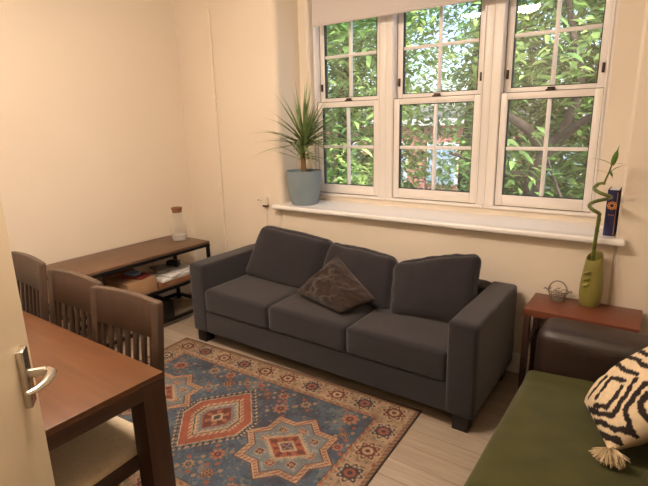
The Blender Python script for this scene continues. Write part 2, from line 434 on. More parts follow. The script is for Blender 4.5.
# door ---------------------------------------------------------------------------
dh = Vector((3.005,-2.872,0)); dd = Vector((2.382-3.005,-2.436+2.872,0)); DW = dd.length; dd.normalize()
dn = Vector((-dd.y, dd.x, 0)) * -1
if dn.y < 0: dn = -dn
R = Matrix((dd, dn, Vector((0,0,1)))).transposed()
def D(s, t, z): return tuple(dh + dd*s + dn*t + Vector((0,0,z)))
q = MB(); q.obox(D(DW/2,-.02,1.015), (DW,.04,2.01), R, .003)
door = struct(q.build('door_1', M['door']))
hs = DW-.098
p = MB(); p.obox(D(hs,.008,1.005), (.042,.016,.140), R, .003)
bp_ = p.build('handle_plate', M['nickel'], door); bp_['label'] = 'satin nickel lever handle plate'
lv = MB()
zL = 1.012
lv.tube([D(hs,.016,zL),D(hs,.05,zL)], .011, 14)
path = [(0,.040),(.0,.054),(-.010,.062),(-.03,.062),(-.06,.055),(-.08,.043),(-.092,.028)]
lv.tube([D(hs+a,b,zL-abs(a)*.03) for a,b in path], [.010,.011,.011,.011,.010,.009,.007], 12, flat=.75)
lv.build('lever_handle', M['nickel'], door)
fr = MB(); fr.box(2.95,2.99,YF-.13,YF+.012,0,2.06,.003); fr.box(3.80,3.84,YF-.13,YF+.012,0,2.10,.003); fr.box(2.95,3.84,YF-.13,YF+.012,2.06,2.10,.003)
struct(fr.build('trim_2', M['white']))

# ------------------------------------------------------------------ ceiling lamp (seen reflected in the panes)
lp = empty('ceiling_light', (1.94,-1.87,ZC), 'warm two-shade ceiling lamp reflected in the upper window panes', 'lamp')
MB().lathe([(.001,0),(.06,0),(.06,-.02),(.05,-.028),(.001,-.028)], (1.94,-1.87,ZC), 30).build('lamp_base', M['white'], lp)
MB().bar((1.66,-1.79,ZC-.034),(2.22,-1.95,ZC-.034),.03,.014).build('lamp_arm', M['white'], lp)
for x,y in ((1.673,-1.793),(2.202,-1.947)):
    MB().lathe([(.001,-.044),(.06,-.046),(.11,-.06),(.13,-.085),(.125,-.11),(.09,-.132),(.04,-.142),(.001,-.144)], (x,y,ZC), 32).build('lamp_shade', M['lamp'], lp)

# ------------------------------------------------------------------ rug
def rug():
    Wd, Ht = 1.86, 1.245
    nu, nv = 372, 250
    U, V = np.meshgrid(np.linspace(0,Wd,nu+1), np.linspace(0,Ht,nv+1), indexing='ij')
    pass; C = np.zeros(U.shape+(3,))
    rng = np.random.RandomState(3)
    def pc(mask, c): C[mask] = c
    def nz(s, k=0):
        # cheap value noise
        a = rng.rand(int(Wd/s)+3, int(Ht/s)+3); x = U/s; y = V/s
        i = x.astype(int); j = y.astype(int); fx = x-i; fy = y-j
        return a[i,j]*(1-fx)*(1-fy)+a[i+1,j]*fx*(1-fy)+a[i,j+1]*(1-fx)*fy+a[i+1,j+1]*fx*fy
    beige=(196,168,142); navy=(44,52,74); dred=(112,46,42); orange=(176,92,68); cream=(208,182,150); lblue=(128,142,150); blue=(62,98,124); teal=(120,130,120); olive=(150,128,86)
    d = np.minimum(np.minimum(U, Wd-U), np.minimum(V, Ht-V))
    C[:] = beige
    n1, n2, n3 = nz(.05), nz(.15), nz(.012)
    pc((n1 > .62), (178,148,120)); pc(n1 < .3, cream)
    # filler lattice in the border
    lat = np.abs(((U+V)/.0875) % 1-.5)+np.abs(((U-V)/.0875) % 1-.5)
    pc(lat > .84, teal); pc((lat > .66)&(lat < .80)&(n3 > .4), olive); pc((lat > .70)&(lat < .84)&(n3 < .3), (150,84,66)); pc((lat < .12)&(n3 > .35), (110,104,104))
    BW = .195
    def flower(cu, cv, col, R, colc=cream, k=4, ph=0, halo=(206,178,148)):
        du, dv = U-cu, V-cv; r_ = np.hypot(du,dv); th = np.arctan2(dv,du)+ph
        pet = R*(.84+.16*np.cos(2*k*th))
        pc((r_ < pet*1.2), halo)
        pc((r_ < pet)&(r_ > .42*R), col)
        pc((r_ < R*.42), colc); pc((r_ < R*.2), col)
        pc((r_ < pet*.82)&(r_ > pet*.64)&(np.cos(2*k*th) > .5), cream)
    # border blossoms
    seq = [dred,navy,dred,navy,dred,dred,navy,dred,navy,dred]
    us = [.12+k*(Wd-.24)/9 for k in range(10)]
    for k,cu in enumerate(us):
        flower(cu,.098,seq[k],.066,orange if seq[k]==navy else cream); flower(cu,Ht-.098,seq[k],.066)
    for k,cv in enumerate([.098+j*(Ht-.196)/6 for j in range(1,6)]):
        c = navy if k % 2 == 0 else dred
        flower(.1,cv,c,.066); flower(Wd-.1,cv,c,.066,orange if c==navy else cream)
    # guard stripes
    pc(d < .030, (172,132,98)); pc((d < .026)&(((U+V)/.03) % 1 > .5), (120,84,70)); pc(d < .008, (46,44,56))
    pc((d > .168)&(d < BW), (186,150,116)); pc((d > .174)&(d < .188)&(((U-V)/.045) % 1 > .55), orange); pc((d > .174)&(d < .188)&(((U-V)/.045) % 1 < .2), teal)
    pc((d > .190)&(d < .197), (70,60,72))
    fld = d > .195
    C[fld] = blue
    pc(fld&(n2*.6+n1*.4 < .42), (48,76,104)); pc(fld&(n2*.5+n1*.3+n3*.2 > .60), (98,124,140)); pc(fld&(n3 < .2), (50,66,92)); pc(fld&(n3 > .86), (150,130,112))
    # scattered blossoms in the field
    pts = [(.30,.32,.06,orange),(.55,.26,.045,cream),(.68,.25,.04,orange),(.74,.33,.045,dred),(1.12,.27,.04,orange),(1.18,.38,.05,orange),(1.28,.28,.035,cream),
           (1.56,.27,.055,orange),(1.60,.40,.03,dred),(1.62,.50,.035,orange),(.26,.5,.03,orange),(.66,.42,.03,cream),(.70,.86,.05,dred),(.62,.95,.035,cream),(.78,.96,.04,cream),
           (1.15,.84,.045,orange),(1.08,.96,.035,cream),(1.2,.96,.04,dred),(1.16,.62,.025,cream),(.70,.62,.025,cream),(.30,.93,.055,orange),(1.56,.95,.055,orange),(.5,.97,.035,cream),(1.36,.97,.035,orange),
           (.93,.25,.03,orange),(.84,.27,.03,cream),(1.02,.3,.03,dred),(.93,.99,.03,orange)]
    for cu,cv,R_,c in pts:
        flower(cu,cv,c if c != cream else (170,140,114),R_*.85, navy if c != dred else (176,140,112), 4, .4, (150,128,112))
        for a in range(4):
            aa = a*PI/2+.8; r_ = np.hypot(U-cu-1.5*R_*math.cos(aa), V-cv-1.5*R_*math.sin(aa)); pc((r_ < .012)&fld, (176,146,118) if a % 2 else orange)
    # hexagon medallion
    def hexm(cu, cv):
        du, dv = U-cu, V-cv; a_, b_, c_ = .225,.325,.075
        s_ = np.maximum(np.abs(du)/a_, (np.abs(dv)+(b_-c_)*np.abs(du)/a_)/b_)
        ang = np.arctan2(dv,du); t_ = (np.where(np.abs(du)/a_ > s_-1e-6, dv, du))
        saw = (t_/.022) % 1 > .5
        pc(s_ < 1, cream); pc((s_ < 1)&saw, navy)
        pc(s_ < .95, navy); pc((s_ < .93)&(s_ > .88)&saw, lblue); pc(s_ < .87, cream)
        pc(s_ < .84, orange); pc((s_ < .84)&(s_ > .77)&saw, (170,80,56))
        pc((s_ < .66), cream); pc((s_ < .66)&(s_ > .58)&saw, orange); pc(s_ < .56, (70,62,60)); pc(s_ < .53, cream)
        pc(s_ < .48, lblue); pc((s_ < .48)&(s_ > .42)&saw, cream); pc(s_ < .36, orange); pc((s_ < .33), dred)
        pc((s_ < .30)&(np.cos(6*ang) > .3)&(s_ > .12), (186,120,96)); pc(s_ < .14, cream); pc(s_ < .08, navy)
    def starm(cu, cv):
        du, dv = U-cu, V-cv; R_ = .178
        s_ = np.minimum(np.maximum(np.abs(du),np.abs(dv)), (np.abs(du)+np.abs(dv))/1.4142)/R_
        ang = np.arctan2(dv,du); saw = ((du+dv*.7)/.024) % 1 > .5; rr = np.hypot(du,dv)
        pc(s_ < 1.06, (120,60,60)); pc(s_ < 1.02, cream); pc((s_ < .99)&(s_ > .88)&saw, orange); pc(s_ < .86, (120,70,62)); pc(s_ < .82, lblue)
        pc((s_ < .78)&(n3 > .7), (170,176,170)); 
        for a in range(8):
            aa = a*PI/4; flower(cu+.135*math.cos(aa), cv+.135*math.sin(aa), dred if a % 2 else orange, .024, cream)
        dm = (np.abs(du)*.8+np.abs(dv)); pc((dm < .125)&saw, cream); pc(dm < .110, cream); pc(dm < .095, orange); pc((dm < .085)&(np.cos(8*ang) > 0), dred); pc((dm < .05), cream); pc(dm < .035, dred)
        pc((dm < .03)&(np.cos(4*ang) > .4), lblue)
    starm(.455,.622); starm(1.405,.622); hexm(.93,.622)
    lo = np.vectorize(lambda v: v)
    C = C/255.; C = np.where(C <= .04045, C/12.92, ((C+.055)/1.055)**2.4)
    # wool age: soften colours a little towards a common tone
    g = np.array(lin((150,132,116))); C = (C*.74+g*.26)*.60*(.86+.28*rng.rand(*U.shape))[...,None]
    o0 = np.array((.806,-.790)); e1 = np.array((.99887,.0475)); e2 = np.array((.0475,-.99887))
    X = o0[0]+U*e1[0]+V*e2[0]; Y = o0[1]+U*e1[1]+V*e2[1]
    Z = np.full(U.shape,.008)
    verts = np.stack([X,Y,Z],-1).reshape(-1,3)
    I = np.arange((nu+1)*(nv+1)).reshape(nu+1,nv+1)
    F = np.stack([I[:-1,:-1],I[:-1,1:],I[1:,1:],I[1:,:-1]],-1).reshape(-1,4)
    # skirt down to the floor: the rug has a thickness
    ring = list(I[:,0])+list(I[-1,1:])+list(I[-2::-1,-1])+list(I[0,-2:0:-1])
    base = len(verts); lower = verts[ring].copy(); lower[:,2] = .0005
    verts = np.vstack([verts,lower]); k = len(ring)
    sk = [(int(ring[i]), int(ring[(i+1)%k]), base+(i+1)%k, base+i) for i in range(k)]
    me = bpy.data.meshes.new('rug'); me.from_pydata(verts.tolist(), [], [tuple(map(int,f)) for f in F]+sk+[tuple(range(base,base+k))])
    cols = np.ones((len(verts),4),'f'); cols[:base,:3] = C.reshape(-1,3); cols[base:,:3] = lin((60,50,50))
    at = me.color_attributes.new('tint','FLOAT_COLOR','POINT'); at.data.foreach_set('color', cols.ravel())
    bmm = bmesh.new(); bmm.from_mesh(me); bmesh.ops.recalc_face_normals(bmm, faces=bmm.faces); bmm.to_mesh(me); bmm.free()
    o = link('patterned_rug', me, M['rug'])
    tag(o, 'blue and terracotta oriental medallion rug lying on the floor before the sofa', 'rug')
rug()

# ------------------------------------------------------------------ charcoal sofa
SX0, SX1, SY0, SY1 = .872, 2.962, -.768, -.03
so = empty('three_seat_sofa', ((SX0+SX1)/2, -.4, 0), 'charcoal grey fabric three-seat sofa standing under the window', 'sofa')
aw = .150; zb = .085; za = .592
for x0,x1 in ((SX0,SX0+aw),(SX1-aw,SX1)):
    cushion(x0,x1,SY0,SY1,zb,za, r=.018, crown=.004, cuts=12, seed=x0, wr=.002).build('armrest', M['sofa'], so, smooth=60)
cushion(SX0+aw-.01,SX1-aw+.01,SY0+.002,SY1-.1,zb+.005,.258, r=.010, crown=.003, cuts=12, seed=3, wr=.0015).build('base', M['sofa'], so, smooth=60)
cushion(SX0+aw-.01,SX1-aw+.01,-.19,SY1,zb+.005,za, r=.03, crown=.004, cuts=12, seed=4, wr=.0015).build('back_frame', M['sofa'], so, smooth=60)
ix0, ix1 = SX0+aw+.002, SX1-aw-.002; cw = (ix1-ix0)/3
for k in range(3):
    cushion(ix0+k*cw, ix0+(k+1)*cw, SY0-.006, -.19, .252, .420, r=.024, crown=.008, front=.004, cuts=16, seed=k+10, wr=.003).build('seat_cushion', M['sofa'], so, smooth=60)
def backc(BL, BR, TR, TL, t, seed, wr=.006, crown=.02):
    BL,BR,TR,TL = map(Vector,(BL,BR,TR,TL)); w, h = .6, .4
    N = (TL-BL).cross(BR-BL).normalized()
    if N.y < 0: N = -N
    def warp(p):
        a, b = p.x/(w/2), p.z/(h/2)
        P = ((1-a)*(1-b)*BL+(1+a)*(1-b)*BR+(1+a)*(1+b)*TR+(1-a)*(1+b)*TL)/4
        return P + N*(p.y+t/2)
    cushion(-w/2,w/2,-t/2,t/2,-h/2,h/2, r=.05, crown=crown, front=.04, cuts=22, seed=seed, wr=wr, warp=warp).build('back_cushion', M['sofa'], so, smooth=60)
backc((1.03,-.40,.435),(1.70,-.43,.425),(1.755,-.25,.765),(1.105,-.24,.81), .12, 21, .004, .012)
backc((1.715,-.42,.43),(2.320,-.45,.425),(2.262,-.25,.715),(1.745,-.23,.755), .12, 22, .009, .015)
backc((2.335,-.485,.425),(2.80,-.43,.43),(2.795,-.25,.83),(2.262,-.29,.69), .12, 23, .012, .02)
for x in (SX0+.07, SX1-.07):
    for y in (SY0+.055, SY1-.07):
        MB().prism([(x-.042,y-.042),(x+.042,y-.042),(x+.042,y+.042),(x-.042,y+.042)], 0, .092, bev=.006).build('foot', M['blackplastic'], so)

# brown throw pillow standing on its corner
Q_ = [Vector(p) for p in ((2.12,-.675,.450),(2.275,-.525,.52),(1.925,-.41,.715),(1.675,-.545,.455))]
na = (Q_[1]-Q_[3]).cross(Q_[2]-Q_[0]).normalized()
if na.y > 0: na = -na
tag(link('throw_pillow', pillow_mesh(.3,.3,.13,(0,0,0),(1,0,0),(0,1,0),na,60,5,None,.02,.03,Q_), M['velvet'], smooth=60), 'brown velour throw pillow propped on its corner on the grey sofa', 'pillow')

# ------------------------------------------------------------------ bench with shelf
BX0,BX1,BY0,BY1,BZ = .022,.505,-1.46,-.236,.600
bn = empty('console_bench', (.26,-.85,0), 'long low wood-topped console with black metal frame along the left wall', 'console')
MB().box(BX0,BX1,BY0,BY1,BZ-.022,BZ,.003).build('top_board', M['bench'], bn)
fm = MB(); t = .024
for y in (BY0+t/2+.002, BY1-t/2-.002):
    fm.box(BX0,BX1,y-t/2,y+t/2,BZ-.022-t,BZ-.0225)
    fm.box(BX0,BX1,y-t/2,y+t/2,.03,.03+t)
    fm.box(BX0+t,BX1-t,y-t/2,y+t/2,.29,.31)
for x in (BX0+t/2, BX1-t/2):
    fm.box(x-t/2,x+t/2,BY0,BY1,BZ-.022-t,BZ-.0225)
    fm.box(x-t/2,x+t/2,BY0,BY1,.03,.03+t)
    fm.box(x-t/2,x+t/2,BY0,BY1,.29,.312)
fm.build('frame', M['blackmetal'], bn)
for x in (BX0+t/2, BX1-t/2):
    for y in (BY0+t/2+.002, BY1-t/2-.002):
        MB().box(x-t/2,x+t/2,y-t/2,y+t/2,0,BZ-.0225).build('leg', M['blackmetal'], bn)
MB().box(BX0+t,BX1-t,BY0+t,BY1-t,.296,.312).build('shelf_board', M['bench'], bn)
ZSH = .3125
# cardboard box with things on it
bx = empty('cardboard_box', (.33,-.88,ZSH), 'tan cardboard box on the console shelf holding red and blue packets', 'box')
MB().box(.20,.475,-1.015,-.765,ZSH,.425,.003).build('box_body', M['cardboard'], bx)
q = MB(); q.box(.20,.34,-1.02,-.76,.425,.428); q.box(.342,.475,-1.02,-.76,.425,.4275); q.build('box_flap', M['cardboard'], bx)
R_ = Matrix.Rotation(.4,3,'Z')
tag(MB().obox((.36,-.86,.438),(.17,.12,.02),R_,.002).build('red_booklet', M['redcover']), 'red booklet lying on the cardboard box', 'book')
tag(MB().obox((.34,-.875,.459),(.11,.075,.021),Matrix.Rotation(.1,3,'Z'),.004).build('blue_packet', M['bluecover']), 'small pale blue packet on the red booklet', 'packet')
tag(MB().box(.10,.19,-.99,-.76,ZSH,.44,.003).build('brown_folder', M['browncover']), 'brown folder standing behind the cardboard box', 'folder')
tag(MB().box(.30,.47,-1.145,-1.09,ZSH,.43,.003).build('tan_carton', M['cardboard']), 'narrow tan carton beside the cardboard box', 'box')
tag(MB().box(.30,.45,-1.26,-1.18,ZSH,.42,.004).build('blue_box', M['darkbluecover']), 'dark blue box at the shadowy end of the shelf', 'box')
# magazines and papers
tag(MB().obox((.34,-.53,ZSH+.020),(.26,.40,.04),Matrix.Rotation(-.06,3,'Z'),.003).build('brown_magazine_stack', M['browncover']), 'brown-edged stack of magazines on the console shelf', 'magazines')
tag(MB().obox((.345,-.55,ZSH+.0535),(.24,.33,.026),Matrix.Rotation(.05,3,'Z'),.002).build('white_paper_pile', M['paper']), 'pile of white papers on top of the magazines', 'papers')
tag(MB().obox((.34,-.51,ZSH+.0745),(.22,.30,.014),Matrix.Rotation(.35,3,'Z'),.002).build('loose_paper_sheaf', M['paper']), 'topmost skewed sheaf of white papers', 'papers')
tag(MB().obox((.24,-.54,ZSH+.0875),(.18,.16,.011),Matrix.Rotation(-.3,3,'Z'),.002).build('grey_leaflet', M['greypaper']), 'grey printed leaflet on the paper sheaf', 'leaflet')
tag(MB().obox((.26,-.44,ZSH+.102),(.10,.07,.055),Matrix.Rotation(.5,3,'Z'),.006).build('black_gadget', M['blackplastic']), 'small black gadget on the papers under the console top', 'gadget')
tag(MB().box(.10,.40,-.86,-.58,.0005,.16,.006).build('black_case', M['blackplastic']), 'black case standing on the floor under the console shelf', 'case')
# carafe
cf = empty('water_carafe', (.25,-.345,BZ), 'clear glass carafe with cork stopper and a little water on the console', 'carafe')
P_ = [(.001,0),(.060,0),(.066,.006),(.066,.08),(.062,.11),(.050,.15),(.044,.18),(.042,.235),(.044,.258)]
inner = [(r_-.0025 if r_ > .01 else r_, z+.003) for r_,z in P_[::-1]]
inner[0] = (P_[-1][0]-.0025, P_[-1][1])
MB().lathe(P_+inner[:-1]+[(.001,.004)], (.25,-.345,BZ), 36).build('glass_body', M['bottleglass'], cf, smooth=60)
MB().lathe([(.001,.006),(.057,.006),(.062,.012),(.062,.048),(.001,.048)], (.25,-.345,BZ), 36).build('water', M['water'], cf)
MB().lathe([(.001,.240),(.038,.240),(.040,.262),(.043,.263),(.046,.283),(.001,.284)], (.25,-.345,BZ), 30).build('cork_stopper', M['cork'], cf)

# ------------------------------------------------------------------ dining table
TX0,TX1,TY0,TY1,TZ = .52,2.297,-2.83,-2.020,.75
tb = empty('dining_table', ((TX0+TX1)/2,(TY0+TY1)/2,0), 'reddish brown wooden dining table with thick square legs by the door', 'table')
MB().box(TX0,TX1,TY0,TY1,TZ-.022,TZ,.003).build('tabletop', M['table'], tb)
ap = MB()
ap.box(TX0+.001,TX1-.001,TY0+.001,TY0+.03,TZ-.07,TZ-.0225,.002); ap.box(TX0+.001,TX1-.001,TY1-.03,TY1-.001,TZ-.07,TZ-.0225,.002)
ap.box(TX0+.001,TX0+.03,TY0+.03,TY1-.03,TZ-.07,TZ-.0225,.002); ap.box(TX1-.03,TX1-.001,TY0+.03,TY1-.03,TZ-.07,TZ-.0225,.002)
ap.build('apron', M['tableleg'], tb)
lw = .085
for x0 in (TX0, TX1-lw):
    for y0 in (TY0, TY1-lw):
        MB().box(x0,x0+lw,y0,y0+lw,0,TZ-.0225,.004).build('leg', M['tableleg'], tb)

# ------------------------------------------------------------------ dining chairs
def make_chair():
    root = empty('dining_chair', (0,0,0), '', 'chair', 'dark slatted dining chairs along the table')
    W = .41; D0 = .40; zs = .43; H = .925
    # local: back at +y, seat towards -y
    def yb(z): return 0.0 + max(0,z-.42)*.11
    def bw(x): return .008*(1-(2*x/W)**2)       # back bows away from the sitter
    for sx in (-1,1):
        m = MB(); x = sx*(W/2-.021)
        m.bar((x,yb(.40)-.005,0),(x,yb(.42),.42),.040,.040,(0,1,0),.004); m.bar((x,yb(.40),.40),(x,yb(H-.012),H-.012),.040,.028,(0,1,0),.005)
        m.build('back_post', M['chair'], root, True)
        m = MB(); m.bar((x,-D0+.02,-.009),(x,-D0+.02,zs-.055),.040,.040,(0,1,0),.004); m.build('front_leg', M['chair'], root, True)
    def rail(z0, z1, th, arch):
        m = MB(); n = 12; w2 = W/2-.004
        top=[]; 
        for i in range(n+1):
            x = -w2+2*w2*i/n; a = arch*(1-(x/w2)**2)
            zt = z1+a
            for (z,dy) in ((z0,-th/2),(zt,-th/2),(zt,th/2),(z0,th/2)):
                top.append(m.bm.verts.new((x, yb(z)+bw(x)+dy, z)))
        for i in range(n):
            A = top[4*i:4*i+4]; B = top[4*i+4:4*i+8]
            for j in range(4): m.bm.faces.new((A[j],A[(j+1)%4],B[(j+1)%4],B[j]))
        m.bm.faces.new(top[:4]); m.bm.faces.new(top[-4:][::-1])
        bmesh.ops.recalc_face_normals(m.bm, faces=m.bm.faces)
        es = [e for e in m.bm.edges if len(e.link_faces)==2 and e.calc_face_angle(0) > .8]
        bmesh.ops.bevel(m.bm, geom=es, offset=.004, segments=2, profile=.5, affect='EDGES', clamp_overlap=True)
        return m
    rail(.778, H-.006, .026, .008).build('crest_rail', M['chair'], root, True, 50)
    rail(.505, .545, .022, 0).build('lower_rail', M['chair'], root, True, 50)
    for k in range(7):
        x = -.150+k*.050
        m = MB(); m.bar((x,yb(.53)+bw(x),.53),(x,yb(.80)+bw(x),.80),.024,.011,(0,1,0),.002); m.build('slat', M['chair'], root, True)
    m = MB()
    m.box(-W/2+.02,W/2-.02,-D0,-D0+.02,zs-.105,zs-.045,.002); m.box(-W/2+.02,W/2-.02,-.025,0,zs-.105,zs-.045,.002)
    for sx in (-1,1): m.box(sx*(W/2-.02)-.011,sx*(W/2-.02)+.011,-D0,0,zs-.105,zs-.045,.002)
    m.build('seat_frame', M['chair'], root, True)
    for sx in (-1,1):
        m = MB(); m.box(sx*(W/2-.02)-.009,sx*(W/2-.02)+.009,-D0+.04,-.02,.16,.19,.002)
        m.build('stretcher', M['chair'], root, True)
    c = cushion(-W/2+.004,W/2-.004,-D0-.01,-.028,zs-.045,zs, r=.018, crown=.008, cuts=10, seed=2, wr=.001); c.build('seat', M['cream'], root, True, 60)
    return root
spots = [(1.955,-1.972,math.radians(4),'dark slatted dining chair at the table corner nearest the rug, with cream seat'),
         (1.545,-1.955,math.radians(1),'middle of the three dark slatted dining chairs along the table'),
         (1.02,-1.92,math.radians(-4),'dark slatted dining chair farthest along the table, partly behind the door')]
ch0 = make_chair()
for k,(x,y,a,l) in enumerate(spots):
    o = ch0 if k == 0 else copy_tree(ch0)
    o.location = (x,y,.009); o.rotation_euler = (0,0,a); o['label'] = l

# ------------------------------------------------------------------ side table in the corner
sx0,sx1,sy0,sy1,sz = 3.056,3.586,-.293,0.0,.550
st = empty('side_table', ((sx0+sx1)/2,(sy0+sy1)/2,0), 'cherry red wooden side table between grey sofa and leather sofa', 'side table')
MB().box(sx0,sx1,sy0,sy1,sz-.040,sz,.003).build('tabletop', M['cherry'], st)
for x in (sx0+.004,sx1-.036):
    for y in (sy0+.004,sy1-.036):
        MB().box(x,x+.032,y,y+.032,0,sz-.0405,.003).build('leg', M['cherryshade'], st)
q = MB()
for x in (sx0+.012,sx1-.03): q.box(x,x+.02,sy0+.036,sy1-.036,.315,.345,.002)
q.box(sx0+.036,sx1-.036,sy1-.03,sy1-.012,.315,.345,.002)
q.build('stretcher', M['cherryshade'], st)
# vase
VX,VY = 3.342,-.060
vs = MB()
prof = [(.001,0),(.044,0),(.050,.01),(.056,.06),(.056,.11),(.050,.18),(.042,.24),(.040,.272),(.037,.278),(.033,.272),(.036,.24),(.044,.18),(.048,.06),(.001,.03)]
vs.lathe(prof, (0,0,0), 40)
for v in vs.bm.verts:                       # slanted mouth, slightly oval
    if v.co.z > .2: v.co.z += (v.co.x*.30+v.co.y*.55)*(v.co.z-.2)/.078
    v.co.y *= .85; v.co += Vector((VX,VY,sz))
vz = empty('ceramic_vase', (VX,VY,sz), 'olive green ceramic vase with slanted mouth on the side table', 'vase')
vs.build('vase_body', M['vase'], vz, smooth=60)
q = MB()
for k,(dx,z) in enumerate(((-.028,.115),(-.032,.150),(-.030,.185))):
    pts = [(VX-.040+.012*math.sin(t*2.2)+t*.022, VY-.0405-.006*math.sin(t*PI)+.004*k*0, sz+z+t*.018) for t in [j/8 for j in range(9)]]
    q.tube(pts, [.002,.005,.007,.008,.008,.007,.006,.004,.001], 8)
q.build('leaf_relief', M['vase'], vz, smooth=60)
# lucky bamboo standing in the vase
bb = empty('lucky_bamboo', (VX,VY,sz+.05), 'curly lucky bamboo stem with few thin leaves standing in the green vase', 'plant')
pts = [(VX-.002,VY,sz+.06),(VX-.006,VY-.010,sz+.20),(VX-.006,VY-.02,sz+.30),(VX-.002,VY-.035,.95),(VX+.002,VY-.042,1.04)]
hx, hy = VX-.020, VY-.042
for k in range(30):
    t_ = k/29; a = 0.1 - t_*2*PI*1.6
    rr = .022+.022*min(1,t_*2.2); pts.append((hx+.004*t_*8+rr*math.cos(a), hy-.0+rr*math.sin(a), 1.055+.150*t_))
last = Vector(pts[-1])
pts += [tuple(last+Vector((.006,0,.008))), (3.352,hy,1.222)]
m = MB(); rr = [.0075]*len(pts); m.tube(pts, [.0095]*5+[.0092]*30+[.0075,.006], 10)
for z in (.90,.97,1.03): 
    m.tube([(VX-.003+ (z-.9)*.04,VY-.03-(z-.9)*.09,z-.003),(VX-.003+(z-.9)*.04,VY-.03-(z-.9)*.09,z+.003)], .0112, 10)
m.build('stem', M['bamboo'], bb, smooth=60)
m = MB(); m.tube([(3.348,hy,1.212),(3.354,hy,1.24),(3.366,hy,1.28),(3.376,hy,1.33)], [.005,.0045,.004,.0025], 8); m.build('shoot', M['bamboo'], bb, smooth=60)
def blade(mb, p0, d0, L, w, droop, n=7, fold=.25, up=(0,0,1)):
    p = Vector(p0); d = Vector(d0).normalized(); rows = []
    for i in range(n+1):
        s_ = i/n; ww = w*(.35+.65*math.sin(PI*min(1,s_*1.15+.12)))*(1 if s_ < .55 else max(.02,(1-s_)/.45))
        side = d.cross(Vector(up))
        if side.length < 1e-3: side = Vector((1,0,0))
        side.normalize(); nn = side.cross(d)
        rows.append((p-side*ww/2+nn*ww*fold*.5, p-nn*ww*fold*.3, p+side*ww/2+nn*ww*fold*.5))
        d = (d + Vector((0,0,-1))*droop*(s_+.3)/n).normalized(); p = p + d*(L/n)
    V_ = [[mb.bm.verts.new(x) for x in r_] for r_ in rows]
    for A,B in zip(V_,V_[1:]):
        for j in range(2): mb.bm.faces.new((A[j],A[j+1],B[j+1],B[j]))
    return [r_[1] for r_ in rows]
lf = MB()
blade(lf,(3.374,hy,1.310),(.22,-.1,1),.105,.026,.0,fold=.4,up=(0,1,0))
blade(lf,(3.372,hy,1.315),(-1,-.2,.65),.12,.014,1.2,up=(0,0,1))
blade(lf,(3.374,hy,1.315),(1,-.3,.2),.085,.008,.5)
blade(lf,(3.362,hy,1.27),(1,-.3,1.1),.12,.014,1.5)
blade(lf,(3.362,hy,1.27),(-1,-.3,.45),.085,.008,.8)
blade(lf,(3.368,hy,1.28),(.3,-.5,-.4),.05,.014,.8)
lf.build('leaves', M['bambooleaf'], bb, smooth=80, recalc=False)
# little wire basket
KX,KY = 3.182,-.064
bk = empty('wire_basket', (KX,KY,sz), 'tiny pewter wire basket with arched handle on the side table', 'basket')
q = MB()
for z,r_ in ((.004,.036),(.020,.040),(.038,.047),(.054,.054)):
    q.tube([(KX+r_*math.cos(2*PI*j/24),KY+r_*.8*math.sin(2*PI*j/24),sz+z) for j in range(24)], .0022, 6, closed=True)
for j in range(18):
    a = 2*PI*j/18; q.tube([(KX+r_*math.cos(a+o_),KY+r_*.8*math.sin(a+o_),sz+z) for z,r_,o_ in ((.003,.036,0),(.022,.040,.18),(.04,.048,0),(.056,.055,.1))], .0016, 5)
q.lathe([(.001,.002),(.036,.002),(.036,.006),(.001,.006)], (KX,KY,sz), 20)
for sgn in (-1,1):
    q.tube([(KX+sgn*(.052+.022*t),KY-.004,sz+.046+.012*math.sin(t*PI)+.006*t) for t in [j/6 for j in range(7)]], [.003,.004,.006,.008,.008,.006,.002], 8, flat=.6)
q.build('basket_body', M['wire'], bk, smooth=60)
MB().tube([(KX+.047*math.cos(a),KY,sz+.054+.056*math.sin(a)) for a in [PI*j/18 for j in range(19)]], .0036, 8).build('handle', M['wire'], bk, smooth=60)
q = MB()
for j in range(7):
    q.ball((KX-.030+.010*j, KY-.012+.012*(j%2), sz+.052+.006*(j%3)), .011, 2)
q.build('blossom_beads', M['pinkbead'], bk)

# ------------------------------------------------------------------ book and potted plant on the sill
bo = empty('navy_book', (3.392,.10,ZS), 'thick navy book with gold ornament standing on the right sill end', 'book')
bk_r = Matrix.Rotation(math.radians(0),3,'Z')
c0 = Vector((3.385,.105,ZS)); tb_ = MB()
x0,x1,y0,y1,z1 = 3.358,3.412,.03,.19,1.170
q = MB(); q.box(x0,x0+.004,y0+.004,y1,ZS+.0005,z1,.001); q.box(x1-.004,x1,y0+.004,y1,ZS+.0005,z1,.001)
q.prism([(x0,y0+.008),(x0+.006,y0+.002),((x0+x1)/2,y0-.001),(x1-.006,y0+.002),(x1,y0+.008)], ZS+.0005, z1)
q.build('cover', M['navycover'], bo)
MB().box(x0+.004,x1-.004,y0+.01,y1-.006,ZS+.004,z1-.004).build('page_block', M['paper'], bo)
q = MB(); ex, ez = (x0+x1)/2, 1.088
def ring(c, r_, k, y):
    q.tube([(c[0]+r_*math.cos(2*PI*j/k),y,c[1]+r_*math.sin(2*PI*j/k)) for j in range(k)], .0026, 6, closed=True)
ring((ex,ez), .011, 24, y0-.001)
for j in range(8):
    a = j*PI/4; ring((ex+.0165*math.cos(a), ez+.0165*math.sin(a)), .005, 12, y0-.001)
for j in range(5): q.box(ex-.013+j*.0056,ex-.009+j*.0056,y0-.002,y0+.002,1.036,1.040)
q.box(x1-.0075,x1-.0055,y0-.0005,y0+.006,ZS+.01,z1-.01)
q.build('gold_ornament', M['gold'], bo)

